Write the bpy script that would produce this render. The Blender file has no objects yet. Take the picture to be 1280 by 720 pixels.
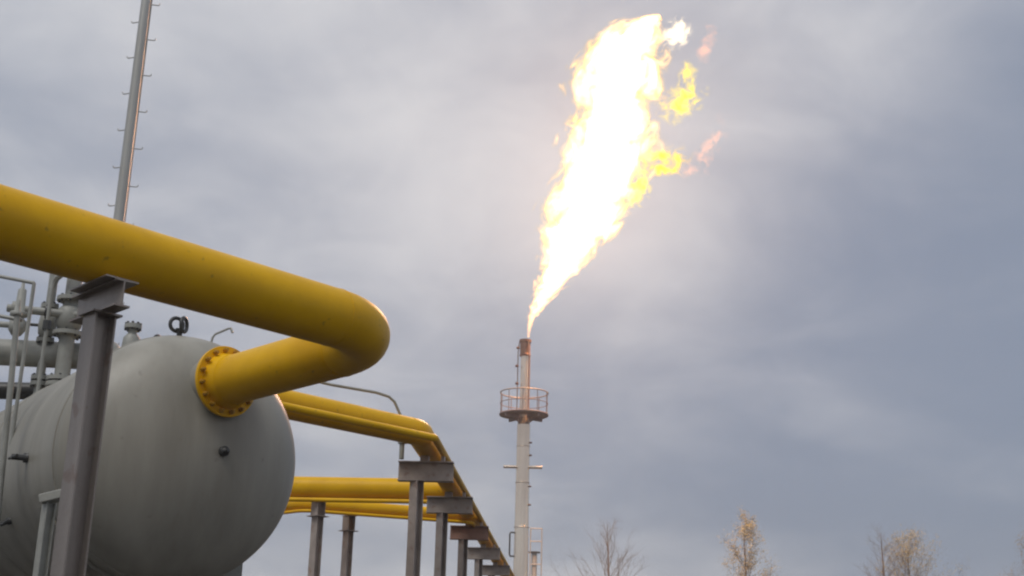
import bpy, bmesh, math, random
from mathutils import Vector, Matrix, noise
R = math.radians
sc = bpy.context.scene
COL = sc.collection

# ------------------------------------------------------------------ camera
cam_d = bpy.data.cameras.new('camera')
cam = bpy.data.objects.new('camera', cam_d)
COL.objects.link(cam)
cam_d.sensor_width = 36.0
cam_d.lens = 36.0 * 1553 / 1280
cam_d.clip_end = 5000
cam.matrix_world = (Matrix.Translation((0, 0, 1.6)) @ Matrix.Rotation(R(90 + 17.1), 4, 'X')
                    @ Matrix.Rotation(R(1.4), 4, 'Z'))
sc.camera = cam

# ------------------------------------------------------------------ sky
SUN_EL, SUN_AZ = 58.0, -150.0          # elevation, azimuth clockwise from +Y
world = bpy.data.worlds.new('World')
sc.world = world
world.use_nodes = True
nt = world.node_tree
nt.nodes.clear()
N = nt.nodes.new
L = nt.links.new
out = N('ShaderNodeOutputWorld')
bg = N('ShaderNodeBackground')
bg.inputs['Strength'].default_value = 0.1
sky = N('ShaderNodeTexSky')
sky.sky_type = 'NISHITA'
sky.sun_disc = False
sky.sun_elevation = R(SUN_EL)
sky.sun_rotation = R(SUN_AZ)
sky.air_density = 1.2
sky.dust_density = 2.0
tc = N('ShaderNodeTexCoord')
sep = N('ShaderNodeSeparateXYZ')
L(tc.outputs['Generated'], sep.inputs[0])


def wmath(op, a, b=None, clamp=False):
    n = N('ShaderNodeMath')
    n.operation = op
    n.use_clamp = clamp
    for i, v in enumerate((a, b)):
        if v is None:
            continue
        if isinstance(v, (int, float)):
            n.inputs[i].default_value = v
        else:
            L(v, n.inputs[i])
    return n.outputs[0]


zz = wmath('ADD', wmath('MAXIMUM', sep.outputs['Z'], 0.0), 0.32)      # cloud sheet overhead, curved down to the horizon
px = wmath('DIVIDE', sep.outputs['X'], zz)
py = wmath('DIVIDE', sep.outputs['Y'], zz)
comb = N('ShaderNodeCombineXYZ')
L(px, comb.inputs[0])
L(py, comb.inputs[1])


def wnoise(scale, detail, rough, dist, off, stretch=(1, 1, 1)):
    mp = N('ShaderNodeMapping')
    mp.inputs['Location'].default_value = off
    mp.inputs['Scale'].default_value = stretch
    L(comb.outputs[0], mp.inputs['Vector'])
    n = N('ShaderNodeTexNoise')
    n.inputs['Scale'].default_value = scale
    n.inputs['Detail'].default_value = detail
    n.inputs['Roughness'].default_value = rough
    n.inputs['Distortion'].default_value = dist
    L(mp.outputs[0], n.inputs['Vector'])
    return n.outputs['Fac']


CLOUD_OFF = (11.869, -8.275, -40.642)
n1 = wnoise(0.85, 1.5, 0.45, 0.35, CLOUD_OFF, (1.0, 0.7, 1))
n2 = wnoise(2.6, 5.0, 0.5, 0.6, (7.3, 2.2, 1.0), (0.8, 1.0, 1))
n3 = wnoise(6.5, 6.0, 0.58, 0.5, (1.3, 5.2, 3.0), (0.85, 0.8, 1))
mixn = wmath('ADD', wmath('ADD', wmath('MULTIPLY', n1, 0.61), wmath('MULTIPLY', n2, 0.24)), wmath('MULTIPLY', n3, 0.15))
ramp = N('ShaderNodeValToRGB')
ramp.color_ramp.interpolation = 'B_SPLINE'
els = ramp.color_ramp.elements
els[0].position = 0.385
els[0].color = (0.205, 0.262, 0.365, 1)
els[1].position = 0.615
els[1].color = (0.765, 0.765, 0.78, 1)
e = els.new(0.50)
e.color = (0.40, 0.432, 0.505, 1)
L(mixn, ramp.inputs[0])
cl = N('ShaderNodeVectorMath')
cl.operation = 'SCALE'
cl.inputs[3].default_value = 10.0
L(ramp.outputs[0], cl.inputs[0])
mx = N('ShaderNodeMix')
mx.data_type = 'RGBA'
mx.inputs[0].default_value = 0.93
L(sky.outputs[0], mx.inputs[6])
L(cl.outputs[0], mx.inputs[7])
L(mx.outputs[2], bg.inputs['Color'])
L(bg.outputs[0], out.inputs[0])

# ------------------------------------------------------------------ sun behind the cloud
sd = bpy.data.lights.new('sun', 'SUN')
sd.energy = 1.5
sd.angle = R(28)
sd.color = (1.0, 0.96, 0.91)
so = bpy.data.objects.new('sun', sd)
COL.objects.link(so)
sdir = Vector((math.sin(R(SUN_AZ)) * math.cos(R(SUN_EL)), math.cos(R(SUN_AZ)) * math.cos(R(SUN_EL)), math.sin(R(SUN_EL))))
so.rotation_euler = sdir.to_track_quat('Z', 'Y').to_euler()
so.location = (0, 0, 60)

vs = sc.view_settings
vs.view_transform = 'Standard'
vs.look = 'None'
vs.exposure = 0.0
vs.gamma = 1.0
vs.use_curve_mapping = False
sc.cycles.use_denoising = True
sc.cycles.denoiser = 'OPENIMAGEDENOISE'
sc.cycles.filter_width = 2.2
sc.cycles.max_bounces = 4
sc.cycles.volume_bounces = 0
sc.cycles.sample_clamp_indirect = 6.0

# ------------------------------------------------------------------ materials
MATS = {}


def mat(name, col, col2=None, rough=0.5, metal=0.0, scale=3.0, lo=0.35, hi=0.7, bump=0.0, bscale=40.0, spec=0.5,
        streak=False, vary=0.0, specks=None, coat=0.0):
    m = bpy.data.materials.new(name)
    m.use_nodes = True
    t = m.node_tree
    b = t.nodes['Principled BSDF']
    b.inputs['Roughness'].default_value = rough
    b.inputs['Metallic'].default_value = metal
    b.inputs['Specular IOR Level'].default_value = spec
    b.inputs['Coat Weight'].default_value = coat
    b.inputs['Coat Roughness'].default_value = 0.2
    c = t.nodes.new('ShaderNodeTexCoord')
    nz = t.nodes.new('ShaderNodeTexNoise')
    nz.inputs['Scale'].default_value = scale
    nz.inputs['Detail'].default_value = 7
    nz.inputs['Roughness'].default_value = 0.62
    if streak:
        mp = t.nodes.new('ShaderNodeMapping')
        mp.inputs['Scale'].default_value = (1, 1, 0.13)
        t.links.new(c.outputs['Object'], mp.inputs['Vector'])
        t.links.new(mp.outputs[0], nz.inputs['Vector'])
    else:
        t.links.new(c.outputs['Object'], nz.inputs['Vector'])
    mr = t.nodes.new('ShaderNodeMapRange')
    mr.inputs['From Min'].default_value = lo
    mr.inputs['From Max'].default_value = hi
    t.links.new(nz.outputs['Fac'], mr.inputs['Value'])
    mixc = t.nodes.new('ShaderNodeMix')
    mixc.data_type = 'RGBA'
    mixc.inputs[6].default_value = (*col, 1)
    mixc.inputs[7].default_value = (*(col2 or col), 1)
    t.links.new(mr.outputs[0], mixc.inputs[0])
    last = mixc.outputs[2]
    if specks:
        n3 = t.nodes.new('ShaderNodeTexNoise')
        n3.inputs['Scale'].default_value = specks[1]
        n3.inputs['Detail'].default_value = 4
        t.links.new(c.outputs['Object'], n3.inputs['Vector'])
        r3 = t.nodes.new('ShaderNodeMapRange')
        r3.inputs['From Min'].default_value = specks[2]
        r3.inputs['From Max'].default_value = specks[2] + 0.07
        r3.inputs['To Max'].default_value = specks[3]
        t.links.new(n3.outputs['Fac'], r3.inputs['Value'])
        m3 = t.nodes.new('ShaderNodeMix')
        m3.data_type = 'RGBA'
        t.links.new(r3.outputs[0], m3.inputs[0])
        t.links.new(last, m3.inputs[6])
        m3.inputs[7].default_value = (*specks[0], 1)
        last = m3.outputs[2]
    if vary:
        oi = t.nodes.new('ShaderNodeObjectInfo')
        hs = t.nodes.new('ShaderNodeHueSaturation')
        r4 = t.nodes.new('ShaderNodeMapRange')
        r4.inputs['To Min'].default_value = 1 - vary
        r4.inputs['To Max'].default_value = 1 + vary
        t.links.new(oi.outputs['Random'], r4.inputs['Value'])
        t.links.new(r4.outputs[0], hs.inputs['Value'])
        t.links.new(last, hs.inputs['Color'])
        last = hs.outputs[0]
    t.links.new(last, b.inputs['Base Color'])
    rr = t.nodes.new('ShaderNodeMapRange')
    rr.inputs['To Min'].default_value = rough * 0.85
    rr.inputs['To Max'].default_value = min(1, rough * 1.25)
    t.links.new(nz.outputs['Fac'], rr.inputs['Value'])
    t.links.new(rr.outputs[0], b.inputs['Roughness'])
    if bump:
        n2_ = t.nodes.new('ShaderNodeTexNoise')
        n2_.inputs['Scale'].default_value = bscale
        n2_.inputs['Detail'].default_value = 4
        t.links.new(c.outputs['Object'], n2_.inputs['Vector'])
        bp = t.nodes.new('ShaderNodeBump')
        bp.inputs['Strength'].default_value = bump
        bp.inputs['Distance'].default_value = 0.01
        t.links.new(n2_.outputs['Fac'], bp.inputs['Height'])
        t.links.new(bp.outputs[0], b.inputs['Normal'])
    MATS[name] = m
    return m


M_YEL = mat('yellow_paint', (0.86, 0.485, 0.001), (0.70, 0.37, 0.002), spec=0.2, rough=0.40, scale=1.6, bump=0.12, bscale=9,
            specks=((0.34, 0.19, 0.02), 17.0, 0.665, 0.6))
M_BOLT = mat('bolt_ochre_paint', (0.50, 0.27, 0.012), (0.34, 0.17, 0.02), rough=0.5, scale=30)
M_TANK = mat('grey_tank_paint', (0.37, 0.352, 0.298), (0.235, 0.22, 0.18), rough=0.42, scale=1.7, bump=0.10, bscale=5,
             streak=True, specks=((0.14, 0.125, 0.105), 9.0, 0.68, 0.35))
M_STEEL = mat('weathered_support_steel', (0.42, 0.36, 0.315), (0.28, 0.235, 0.205), metal=0.2, rough=0.42, scale=3.5, bump=0.25, bscale=30,
              vary=0.18, specks=((0.22, 0.10, 0.06), 6.0, 0.58, 0.4))
M_POST = mat('dark_post_steel', (0.33, 0.285, 0.25), (0.21, 0.175, 0.15), rough=0.34, metal=0.35, scale=3.5, bump=0.25, bscale=30,
             streak=True, specks=((0.17, 0.08, 0.045), 6.0, 0.60, 0.4))
M_RUST = mat('rusty_beam_steel', (0.33, 0.19, 0.14), (0.23, 0.14, 0.11), rough=0.6, scale=4, bump=0.3, bscale=30)
M_GALV = mat('pale_grey_steel', (0.36, 0.36, 0.32), (0.25, 0.25, 0.22), rough=0.45, scale=5, bump=0.12, bscale=25)
M_MAST = mat('galvanised_mast_steel', (0.50, 0.49, 0.45), (0.38, 0.37, 0.33), rough=0.4, metal=0.35, scale=4, streak=True)
M_STACK = mat('bare_stack_steel', (0.90, 0.79, 0.65), (0.66, 0.54, 0.43), rough=0.24, metal=0.8, scale=1.2, streak=True,
              bump=0.08, bscale=6)
M_BURNT = mat('heat_tinted_tip_steel', (0.30, 0.17, 0.12), (0.16, 0.08, 0.06), rough=0.5, metal=0.5, scale=3)
M_RAIL = mat('rusty_platform_steel', (0.29, 0.215, 0.19), (0.21, 0.155, 0.135), rough=0.6, scale=3)
M_DARK = mat('dark_valve_paint', (0.055, 0.055, 0.05), (0.03, 0.03, 0.03), rough=0.4, scale=20)
M_BARK = mat('birch_bark', (0.20, 0.165, 0.135), (0.10, 0.08, 0.065), rough=0.9, scale=8)
M_LEAF_Y = mat('autumn_leaf_yellow', (0.40, 0.345, 0.17), (0.30, 0.235, 0.11), rough=0.7, scale=1.2)
M_LEAF_T = mat('autumn_leaf_tan', (0.30, 0.25, 0.14), (0.24, 0.18, 0.10), rough=0.7, scale=1.2)
M_GROUND = mat('dark_gravel', (0.024, 0.022, 0.018), (0.045, 0.04, 0.033), rough=0.95, scale=1.5, bump=0.8, bscale=12)
M_CONC = mat('footing_concrete', (0.26, 0.25, 0.235), (0.18, 0.175, 0.165), rough=0.9, scale=6, bump=0.3)


# ------------------------------------------------------------------ mesh helpers
class MB:
    def __init__(self):
        self.v, self.f, self.s = [], [], []

    def add(self, vs, fs, smooth=False):
        k = len(self.v)
        self.v += [Vector(p) for p in vs]
        for f in fs:
            self.f.append([i + k for i in f])
            self.s.append(smooth)

    def box(self, c, ax, hs):
        c = Vector(c)
        X, Y, Z = [Vector(a).normalized() * h for a, h in zip(ax, hs)]
        vs = [c + X * i + Y * j + Z * k for i in (-1, 1) for j in (-1, 1) for k in (-1, 1)]
        self.add(vs, [(0, 1, 3, 2), (4, 6, 7, 5), (0, 4, 5, 1), (2, 3, 7, 6), (0, 2, 6, 4), (1, 5, 7, 3)])

    def tube(self, pts, r, n=24, caps=True, smooth=True, ends=None):
        pts = [Vector(p) for p in pts]
        m = len(pts)
        rs = r if isinstance(r, (list, tuple)) else [r] * m
        T = [(pts[min(i + 1, m - 1)] - pts[max(i - 1, 0)]).normalized() for i in range(m)]
        if ends:
            T[0], T[-1] = ends[0].normalized(), ends[1].normalized()
        ref = Vector((0, 0, 1)) if abs(T[0].z) < 0.9 else Vector((1, 0, 0))
        u = T[0].cross(ref).normalized()
        vs, fs = [], []
        for i in range(m):
            u = (u - T[i] * u.dot(T[i])).normalized()
            w = T[i].cross(u)
            for k in range(n):
                a = 2 * math.pi * k / n
                vs.append(pts[i] + (u * math.cos(a) + w * math.sin(a)) * rs[i])
        for i in range(m - 1):
            for k in range(n):
                fs.append((i * n + k, i * n + (k + 1) % n, (i + 1) * n + (k + 1) % n, (i + 1) * n + k))
        self.add(vs, fs, smooth)
        if caps:                                   # caps keep vertices of their own so the side shades cleanly
            self.add(vs[:n], [tuple(range(n))[::-1]])
            self.add(vs[(m - 1) * n:], [tuple(range(n))])

    def lathe(self, o, axis, prof, n=48, smooth=True):
        """prof: (distance along axis, radius)"""
        o = Vector(o)
        ax = Vector(axis).normalized()
        ref = Vector((0, 0, 1)) if abs(ax.z) < 0.9 else Vector((1, 0, 0))
        u = ax.cross(ref).normalized()
        w = ax.cross(u)
        vs, fs = [], []
        for d, r in prof:
            for k in range(n):
                a = 2 * math.pi * k / n
                vs.append(o + ax * d + (u * math.cos(a) + w * math.sin(a)) * max(r, 1e-4))
        for i in range(len(prof) - 1):
            for k in range(n):
                fs.append((i * n + k, i * n + (k + 1) % n, (i + 1) * n + (k + 1) % n, (i + 1) * n + k))
        self.add(vs, fs, smooth)

    def torus(self, c, axis, R_, r, n=40, m=8, a0=0, a1=2 * math.pi, u=None):
        c = Vector(c)
        ax = Vector(axis).normalized()
        if u is None:
            ref = Vector((0, 0, 1)) if abs(ax.z) < 0.9 else Vector((1, 0, 0))
            u = ax.cross(ref).normalized()
        w = ax.cross(u)
        closed = abs(a1 - a0 - 2 * math.pi) < 1e-6
        k = n if closed else n + 1
        vs, fs = [], []
        for i in range(k):
            a = a0 + (a1 - a0) * i / n
            d = u * math.cos(a) + w * math.sin(a)
            for j in range(m):
                b = 2 * math.pi * j / m
                vs.append(c + d * (R_ + r * math.cos(b)) + ax * r * math.sin(b))
        for i in range(n):
            i2 = (i + 1) % k
            for j in range(m):
                fs.append((i * m + j, i * m + (j + 1) % m, i2 * m + (j + 1) % m, i2 * m + j))
        self.add(vs, fs, True)

    def hbeam(self, p0, p1, web, h, b, tf=0.014, tw=0.010):
        """I section from p0 to p1; web = direction across the web (flange to flange)"""
        p0, p1 = Vector(p0), Vector(p1)
        z = (p1 - p0).normalized()
        y = Vector(web)
        y = (y - z * y.dot(z)).normalized()
        x = y.cross(z)
        H, B, w = h / 2, b / 2, tw / 2
        sec = [(-B, -H), (B, -H), (B, -H + tf), (w, -H + tf), (w, H - tf), (B, H - tf), (B, H), (-B, H), (-B, H - tf),
               (-w, H - tf), (-w, -H + tf), (-B, -H + tf)]
        vs = [p + x * a + y * c for p in (p0, p1) for a, c in sec]
        n = len(sec)
        fs = [(i, (i + 1) % n, n + (i + 1) % n, n + i) for i in range(n)]
        for o_, flip in ((0, True), (n, False)):
            for q in ((0, 1, 2, 11), (10, 3, 4, 9), (8, 5, 6, 7), (11, 2, 3, 10), (9, 4, 5, 8)):
                q = [o_ + i for i in q]
                fs.append(q[::-1] if flip else q)
        self.add(vs, fs)

    def build(self, name, m, parent=None, bevel=0.0):
        me = bpy.data.meshes.new(name)
        o0 = parent.matrix_world_loc if False else None
        me.from_pydata([tuple(p) for p in self.v], [], self.f)
        me.polygons.foreach_set('use_smooth', self.s)
        bm = bmesh.new()
        bm.from_mesh(me)
        bmesh.ops.recalc_face_normals(bm, faces=bm.faces)
        bm.to_mesh(me)
        bm.free()
        me.materials.append(m)
        o = bpy.data.objects.new(name, me)
        COL.objects.link(o)
        if parent is not None:
            o.parent = parent
            # vertices are given in world space: bring them into the root's frame (roots are never rotated)
            root = parent
            off = Vector((0, 0, 0))
            while root is not None:
                off += root.location
                root = root.parent
            me.transform(Matrix.Translation(-off))
        if bevel:
            bv = o.modifiers.new('bevel', 'BEVEL')
            bv.width = bevel
            bv.segments = 2
            bv.limit_method = 'ANGLE'
        return o


def thing(name, label, cat, loc, group=None):
    o = bpy.data.objects.new(name, None)
    COL.objects.link(o)
    o.location = loc
    o.empty_display_size = 0.2
    o['label'] = label
    o['category'] = cat
    if group:
        o['group'] = group
    return o


def fillet(pts, rad, n=14):
    """split a polyline into straight runs and arcs: list of ('run'|'elbow', points)"""
    pts = [Vector(p) for p in pts]
    outp = []
    cur = pts[0]
    for i in range(1, len(pts) - 1):
        a = (pts[i - 1] - pts[i]).normalized()
        b = (pts[i + 1] - pts[i]).normalized()
        th = a.angle(b)
        d = rad / math.tan(th / 2)
        s, e_ = pts[i] + a * d, pts[i] + b * d
        ctr = pts[i] + (a + b).normalized() * (rad / math.sin(th / 2))
        outp.append(('run', [cur, s]))
        va, vb = s - ctr, e_ - ctr
        ax = va.cross(vb).normalized()
        tot = va.angle(vb)
        arc = [ctr + Matrix.Rotation(tot * k / n, 3, ax) @ va for k in range(n + 1)]
        outp.append(('elbow', arc, (-a, b)))
        cur = e_
    outp.append(('run', [cur, pts[-1]]))
    return outp


def pipe(name, label, cat, pts, r, rad, m, weld=True, n=40, group=None):
    t = thing(name, label, cat, (pts[0][0], pts[0][1], min(p[2] for p in pts)), group)
    for kind, P, *ee in fillet(pts, rad):
        b = MB()
        if kind == 'run':
            Lr = (P[1] - P[0]).length
            k = max(1, int(Lr / 1.0))
            b.tube([P[0].lerp(P[1], i / k) for i in range(k + 1)], r, n)
            b.build('pipe_run', m, t)
        else:
            b.tube(P, r * 1.0015, n, ends=ee[0])
            el = b.build('elbow', m, t)
            if weld:
                for q, d in ((P[0], P[1] - P[0]), (P[-1], P[-1] - P[-2])):
                    w = MB()
                    w.torus(q, d, r * 0.998, r * 0.02, 48, 6)
                    w.build('weld_bead', m, el)
    return t


def vec(az, s=1.0, z=0.0):
    return Vector((math.sin(R(az)) * s, math.cos(R(az)) * s, z))


Z = Vector((0, 0, 1))

# ------------------------------------------------------------------ ground
g = MB()
nn = 40
gs = [-380, -260, -170, -105] + [-60 + 120 * i / nn for i in range(nn + 1)] + [105, 170, 260, 380]
gv, gf = [], []
for yy in gs:
    for xx in gs:
        d = max(abs(xx), abs(yy - 20))
        zz_ = 0.05 * noise.noise(Vector((xx * 0.25, yy * 0.25, 0))) if d < 100 else 0.0
        gv.append((xx, yy + 20, zz_))
G = len(gs)
for j in range(G - 1):
    for i in range(G - 1):
        gf.append((j * G + i, j * G + i + 1, (j + 1) * G + i + 1, (j + 1) * G + i))
g.add(gv, gf, True)
go = g.build('ground', M_GROUND)
go['kind'] = 'structure'

# ------------------------------------------------------------------ directions of the plant
A = vec(42)            # away to the right
B = vec(-44)           # away to the left, the way the pipe enters the vessel
TB = vec(-36)          # axis of the vessel
TA = Vector((TB.y, -TB.x, 0))

# ------------------------------------------------------------------ vessel
TC = Vector((-2.904, 10.96, 3.324))
TR = 1.096
TL = 6.6
tank = thing('separator_tank', 'large pale grey horizontal steel vessel with a domed end behind the front post', 'tank',
             (TC.x, TC.y, 0))
b = MB()
b.lathe(TC, TB, [(0, TR), (TL * .25, TR), (TL * .5, TR), (TL * .75, TR), (TL, TR)], 96)
b.build('shell', M_TANK, tank)
for s in (-1, 1):
    b = MB()
    o = TC if s < 0 else TC + TB * TL
    prof = [(0.0, TR)]
    for k in range(1, 25):
        u = k / 24 * math.pi / 2
        prof.append((0.52 * TR * math.sin(u), TR * math.cos(u)))
    b.lathe(o, TB * s, prof, 96)
    b.build('domed_head', M_TANK, tank)
for d in (0.0, 2.2, 4.4, TL):
    b = MB()
    b.torus(TC + TB * d, TB, TR, 0.009, 96, 6)
    b.build('weld_seam', M_TANK, tank)
for d in (0.25, TL - 0.5):
    b = MB()
    c = TC + TB * (d + 0.15)
    # saddle: wrap band, web plate, two legs and a foot beam
    vs_, fs_ = [], []
    for k in range(25):
        a = R(200 + 140 * k / 24)
        for rr in (TR + 0.004, TR + 0.03):
            for w in (-0.14, 0.14):
                vs_.append(c + (TA * math.cos(a) + Z * math.sin(a)) * rr + TB * w)
    for k in range(24):
        q = k * 4
        for i, j in ((0, 1), (1, 3), (3, 2), (2, 0)):
            fs_.append((q + i, q + j, q + 4 + j, q + 4 + i))
    b.add(vs_, fs_)
    b.build('saddle_band', M_TANK, tank)
    for s in (-1, 1):
        b = MB()
        top = c + TA * s * 0.72 + Z * (-math.sqrt((TR + 0.02) ** 2 - 0.72 ** 2) + 0.02)
        b.hbeam((top.x, top.y, 0.02), top, TB, 0.22, 0.2)
        b.build('leg', M_GALV, tank)
    b = MB()
    b.box(c + Z * (-TR - 0.35), (TA, TB, Z), (0.62, 0.02, 0.2))
    b.build('saddle_web', M_GALV, tank)
    b = MB()
    b.box((c.x, c.y, 0.03), (TA, TB, Z), (1.1, 0.3, 0.09))
    b.build('footing', M_CONC, tank)


def head_point(da, du):
    """point and outward normal of the near dome at lateral offset da and height du from the axis"""
    r2 = (da * da + du * du) / (TR * TR)
    ax = 0.52 * TR * math.sqrt(max(0, 1 - r2))
    p = TC - TB * ax + TA * da + Z * du
    n_ = (TA * da + Z * du) / (TR * TR) - TB * (ax / (0.52 * TR) ** 2)
    return p, n_.normalized()


def shell_point(t, ang):
    d = TA * math.cos(R(ang)) + Z * math.sin(R(ang))
    return TC + TB * t + d * TR, d


# small boss on the dome
p, n_ = head_point(0.165, 0.01)
b = MB()
b.lathe(p - n_ * 0.02, n_, [(0, 0.045), (0.05, 0.045), (0.055, 0.04), (0.055, 0.028), (0.085, 0.028), (0.09, 0.0)], 20)
b.build('plugged_boss', M_DARK, tank)
# pair of lifting rings on top of the vessel
p, n_ = shell_point(0.06, 95)
b = MB()
b.tube([p - n_ * 0.02, p + Z * 0.05, p + Z * 0.085], [0.022, 0.026, 0.04], 10)
gst = b.build('lifting_eye_neck', M_DARK, tank)
for s, yaw, rad_ in ((-1, -40, 0.062), (1, -80, 0.064)):
    d = vec(yaw)
    c = p + Z * 0.125 + vec(90) * 0.034 * s
    b = MB()
    b.torus(c, d, rad_, 0.018, 32, 8)
    b.build('lifting_ring', M_DARK, gst)
# bent drain hook on the top
p, n_ = shell_point(0.0, 80)
b = MB()
b.tube([p - n_ * 0.03, p + n_ * 0.06, p + Z * 0.09 + vec(80) * 0.03, p + Z * 0.15 + vec(80) * 0.14, p + Z * 0.155 + vec(82) * 0.165, p + Z * 0.11 + vec(84) * 0.185], 0.011, 8)
b.build('vent_hook', M_GALV, tank)
# T-handled drain cocks on the near side
for t_, ang, sc_ in ((0.74, 182, 1.1), (1.5, 208, 0.8)):
    p, n_ = shell_point(t_, ang)
    b = MB()
    b.lathe(p - n_ * 0.02, n_, [(0, 0.04 * sc_), (0.05, 0.04 * sc_), (0.05, 0.024 * sc_), (0.14 * sc_, 0.024 * sc_), (0.14 * sc_, 0)], 16)
    vb = b.build('drain_cock', M_DARK, tank)
    b = MB()
    b.tube([p + n_ * 0.11 * sc_ - TB * 0.11 * sc_, p + n_ * 0.11 * sc_ + TB * 0.11 * sc_], 0.012 * sc_, 8)
    b.build('handle', M_DARK, vb)

# ------------------------------------------------------------------ main yellow pipe from the vessel
PZ = 4.008
PR = 0.213
corner = Vector((-0.87, 9.115, PZ))
BP = (vec(-48) - Z * 0.036).normalized()
start = corner + BP * 2.20
left_end = corner - A * 7.2
mp_ = pipe('gas_pipe', 'thick yellow pipe from the vessel flange, hairpin bend, running out at left', 'pipe',
           [start, corner, left_end, (left_end.x, left_end.y, 0.0)], PR, 0.62, M_YEL, n=64)
fl_c = start - BP * 0.10
b = MB()
b.lathe(fl_c + BP * 0.02, -BP, [(-0.03, PR), (-0.03, 0.308), (0.0, 0.312), (0.006, 0.308), (0.006, 0.245), (0.04, 0.235), (0.10, PR + 0.001)], 64, False)
fl = b.build('flange', M_YEL, mp_)
b = MB()
b.lathe(fl_c + BP * 0.051, BP, [(0.0, PR), (0.0, 0.30), (0.02, 0.30), (0.025, 0.24), (0.42, 0.235)], 64, False)
b.build('nozzle_neck', M_TANK, mp_)
bu = BP.cross(Z).normalized()
bw = bu.cross(BP).normalized()
bolt_me = None
for k in range(16):
    a = 2 * math.pi * (k + .5) / 16
    c = fl_c + (bu * math.cos(a) + bw * math.sin(a)) * 0.272
    b = MB()
    b.lathe(c + BP * 0.016, -BP, [(0, 0.021), (0.028, 0.021), (0.028, 0.014), (0.05, 0.014), (0.05, 0)], 6, False)
    b.build('bolt', M_BOLT, fl)

# ------------------------------------------------------------------ front post under the main pipe


def post_h(b, x, y, z0, z1, s, web):
    b.hbeam((x, y, z0), (x, y, z1), web, s, s, 0.012, 0.009)


P0 = Vector((-2.972, 6.783, PZ)) + A * 0.70
sup = thing('pipe_support', 'tall brown steel post and cap beam in front of the grey vessel', 'pipe support', (P0.x, P0.y, 0))
cap_h = 0.17
ztop = PZ - PR - 0.012
b = MB()
post_h(b, P0.x, P0.y, 0.02, ztop - cap_h - 0.012, 0.142, A)
b.build('post', M_POST, sup)
b = MB()
b.box((P0.x, P0.y, ztop - cap_h - 0.006), (A, B, Z), (0.10, 0.10, 0.006))
b.build('cap_plate', M_POST, sup)
b = MB()
b.hbeam(Vector((P0.x, P0.y, ztop - cap_h / 2)) - B * 0.27, Vector((P0.x, P0.y, ztop - cap_h / 2)) + B * 0.32, Z, cap_h - 0.001, 0.10, 0.012, 0.009)
b.build('cap_beam', M_POST, sup)
b = MB()
b.box((P0.x, P0.y, ztop + 0.007), (A, B, Z), (0.11, 0.24, 0.005))
b.build('bearing_plate', M_POST, sup)
b = MB()
b.box((P0.x, P0.y, 0.04), (A, B, Z), (0.3, 0.3, 0.1))
b.build('footing', M_CONC, sup)

# pale short post just left of it
q = Vector((-3.135, 8.6, 0))
sp_ = thing('short_post', 'slim pale post with a tilted bracket beside the front post', 'post', q)
b = MB()
b.hbeam(q + Z * 0.02, q + Z * 2.62, A, 0.07, 0.07, 0.008, 0.008)
b.build('post', M_GALV, sp_)
b = MB()
b.box(q + Z * 2.665 + vec(90, 0.03), (Vector((1, 0, 0.28)), Vector((0, 1, 0)), Vector((-0.28, 0, 1))), (0.085, 0.07, 0.03))
b.build('bracket', M_GALV, sp_, 0.006)

# ------------------------------------------------------------------ row of supports and the pipes that run along it
ROW_AZ = 2.86
RD = vec(ROW_AZ)
RX = Vector((RD.y, -RD.x, 0))
BEAM_TOP = 4.135


def rowp(y, off=0.0, z=0.0):
    p = Vector((-1.046, 15.94, 0)) + RD * ((y - 15.94) / RD.y) + RX * off
    p.z = z
    return p


row_labels = ['nearest and largest steel support of the receding row, pipes on its beam',
              'second nearest steel support in the row leading to the flare',
              'third support in the row, with the reddish rusty cross beam',
              'fourth support in the row, its beam half hidden by the third',
              'farthest and smallest visible support of the row, nearest the flare stack']
for i, y in enumerate((15.94, 19.3, 23.3, 27.5, 32.2)):
    p = rowp(y)
    t = thing('pipe_support', row_labels[i], 'pipe support', p, 'supports of the receding pipe row')
    hb = 0.25
    b = MB()
    c = rowp(y, 0, BEAM_TOP - hb / 2)
    b.hbeam(c - RX * 0.355, c + RX * 0.355, Z, hb, 0.16, 0.014, 0.010)
    b.build('cross_beam', M_RUST if i == 2 else M_STEEL, t)
    pp = rowp(y, -0.11)
    b = MB()
    post_h(b, pp.x, pp.y, 0.02, BEAM_TOP - hb - 0.003, 0.128, vec(38))
    b.build('post', M_STEEL, t)
    b = MB()
    b.box((pp.x, pp.y, 0.04), (RX, RD, Z), (0.28, 0.28, 0.1))
    b.build('footing', M_CONC, t)
    # stool on the beam that carries the pipe
    b = MB()
    st = rowp(y, -0.02, BEAM_TOP + 0.004)
    b.box(st + Z * 0.033, (RX, RD, Z), (0.055, 0.07, 0.034))
    b.build('pipe_shoe', M_STEEL, t)
    b = MB()
    b.box(rowp(y, 0.215, BEAM_TOP + 0.037), (RX, RD, Z), (0.022, 0.05, 0.034))
    b.build('pipe_shoe', M_STEEL, t)

r2 = 0.1625
z2 = BEAM_TOP + 0.075 + r2
c2 = rowp(15.15, -0.02, z2)
l2 = c2 - A * 2.95
pipe('gas_pipe', 'yellow pipe behind the vessel that bends onto the nearest support', 'pipe',
     [rowp(38, -0.02, 0.0), rowp(38, -0.02, z2), c2, l2, l2 + B * 1.6, Vector((l2.x, l2.y, 0)) + B * 1.6], r2, 0.44, M_YEL, n=48)
r2b = 0.045
z2b = BEAM_TOP + 0.075 + r2b
c2b = rowp(14.87, 0.215, z2b)
l2b = c2b - A * 2.7
pipe('tracer_pipe', 'thin yellow pipe along the underside of the yellow bend at the nearest support', 'pipe',
     [rowp(37.4, 0.215, 0.0), rowp(37.4, 0.215, z2b), c2b, l2b, l2b + B * 1.5, Vector((l2b.x, l2b.y, 0)) + B * 1.5], r2b, 0.14, M_YEL, n=20, weld=False)
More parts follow.
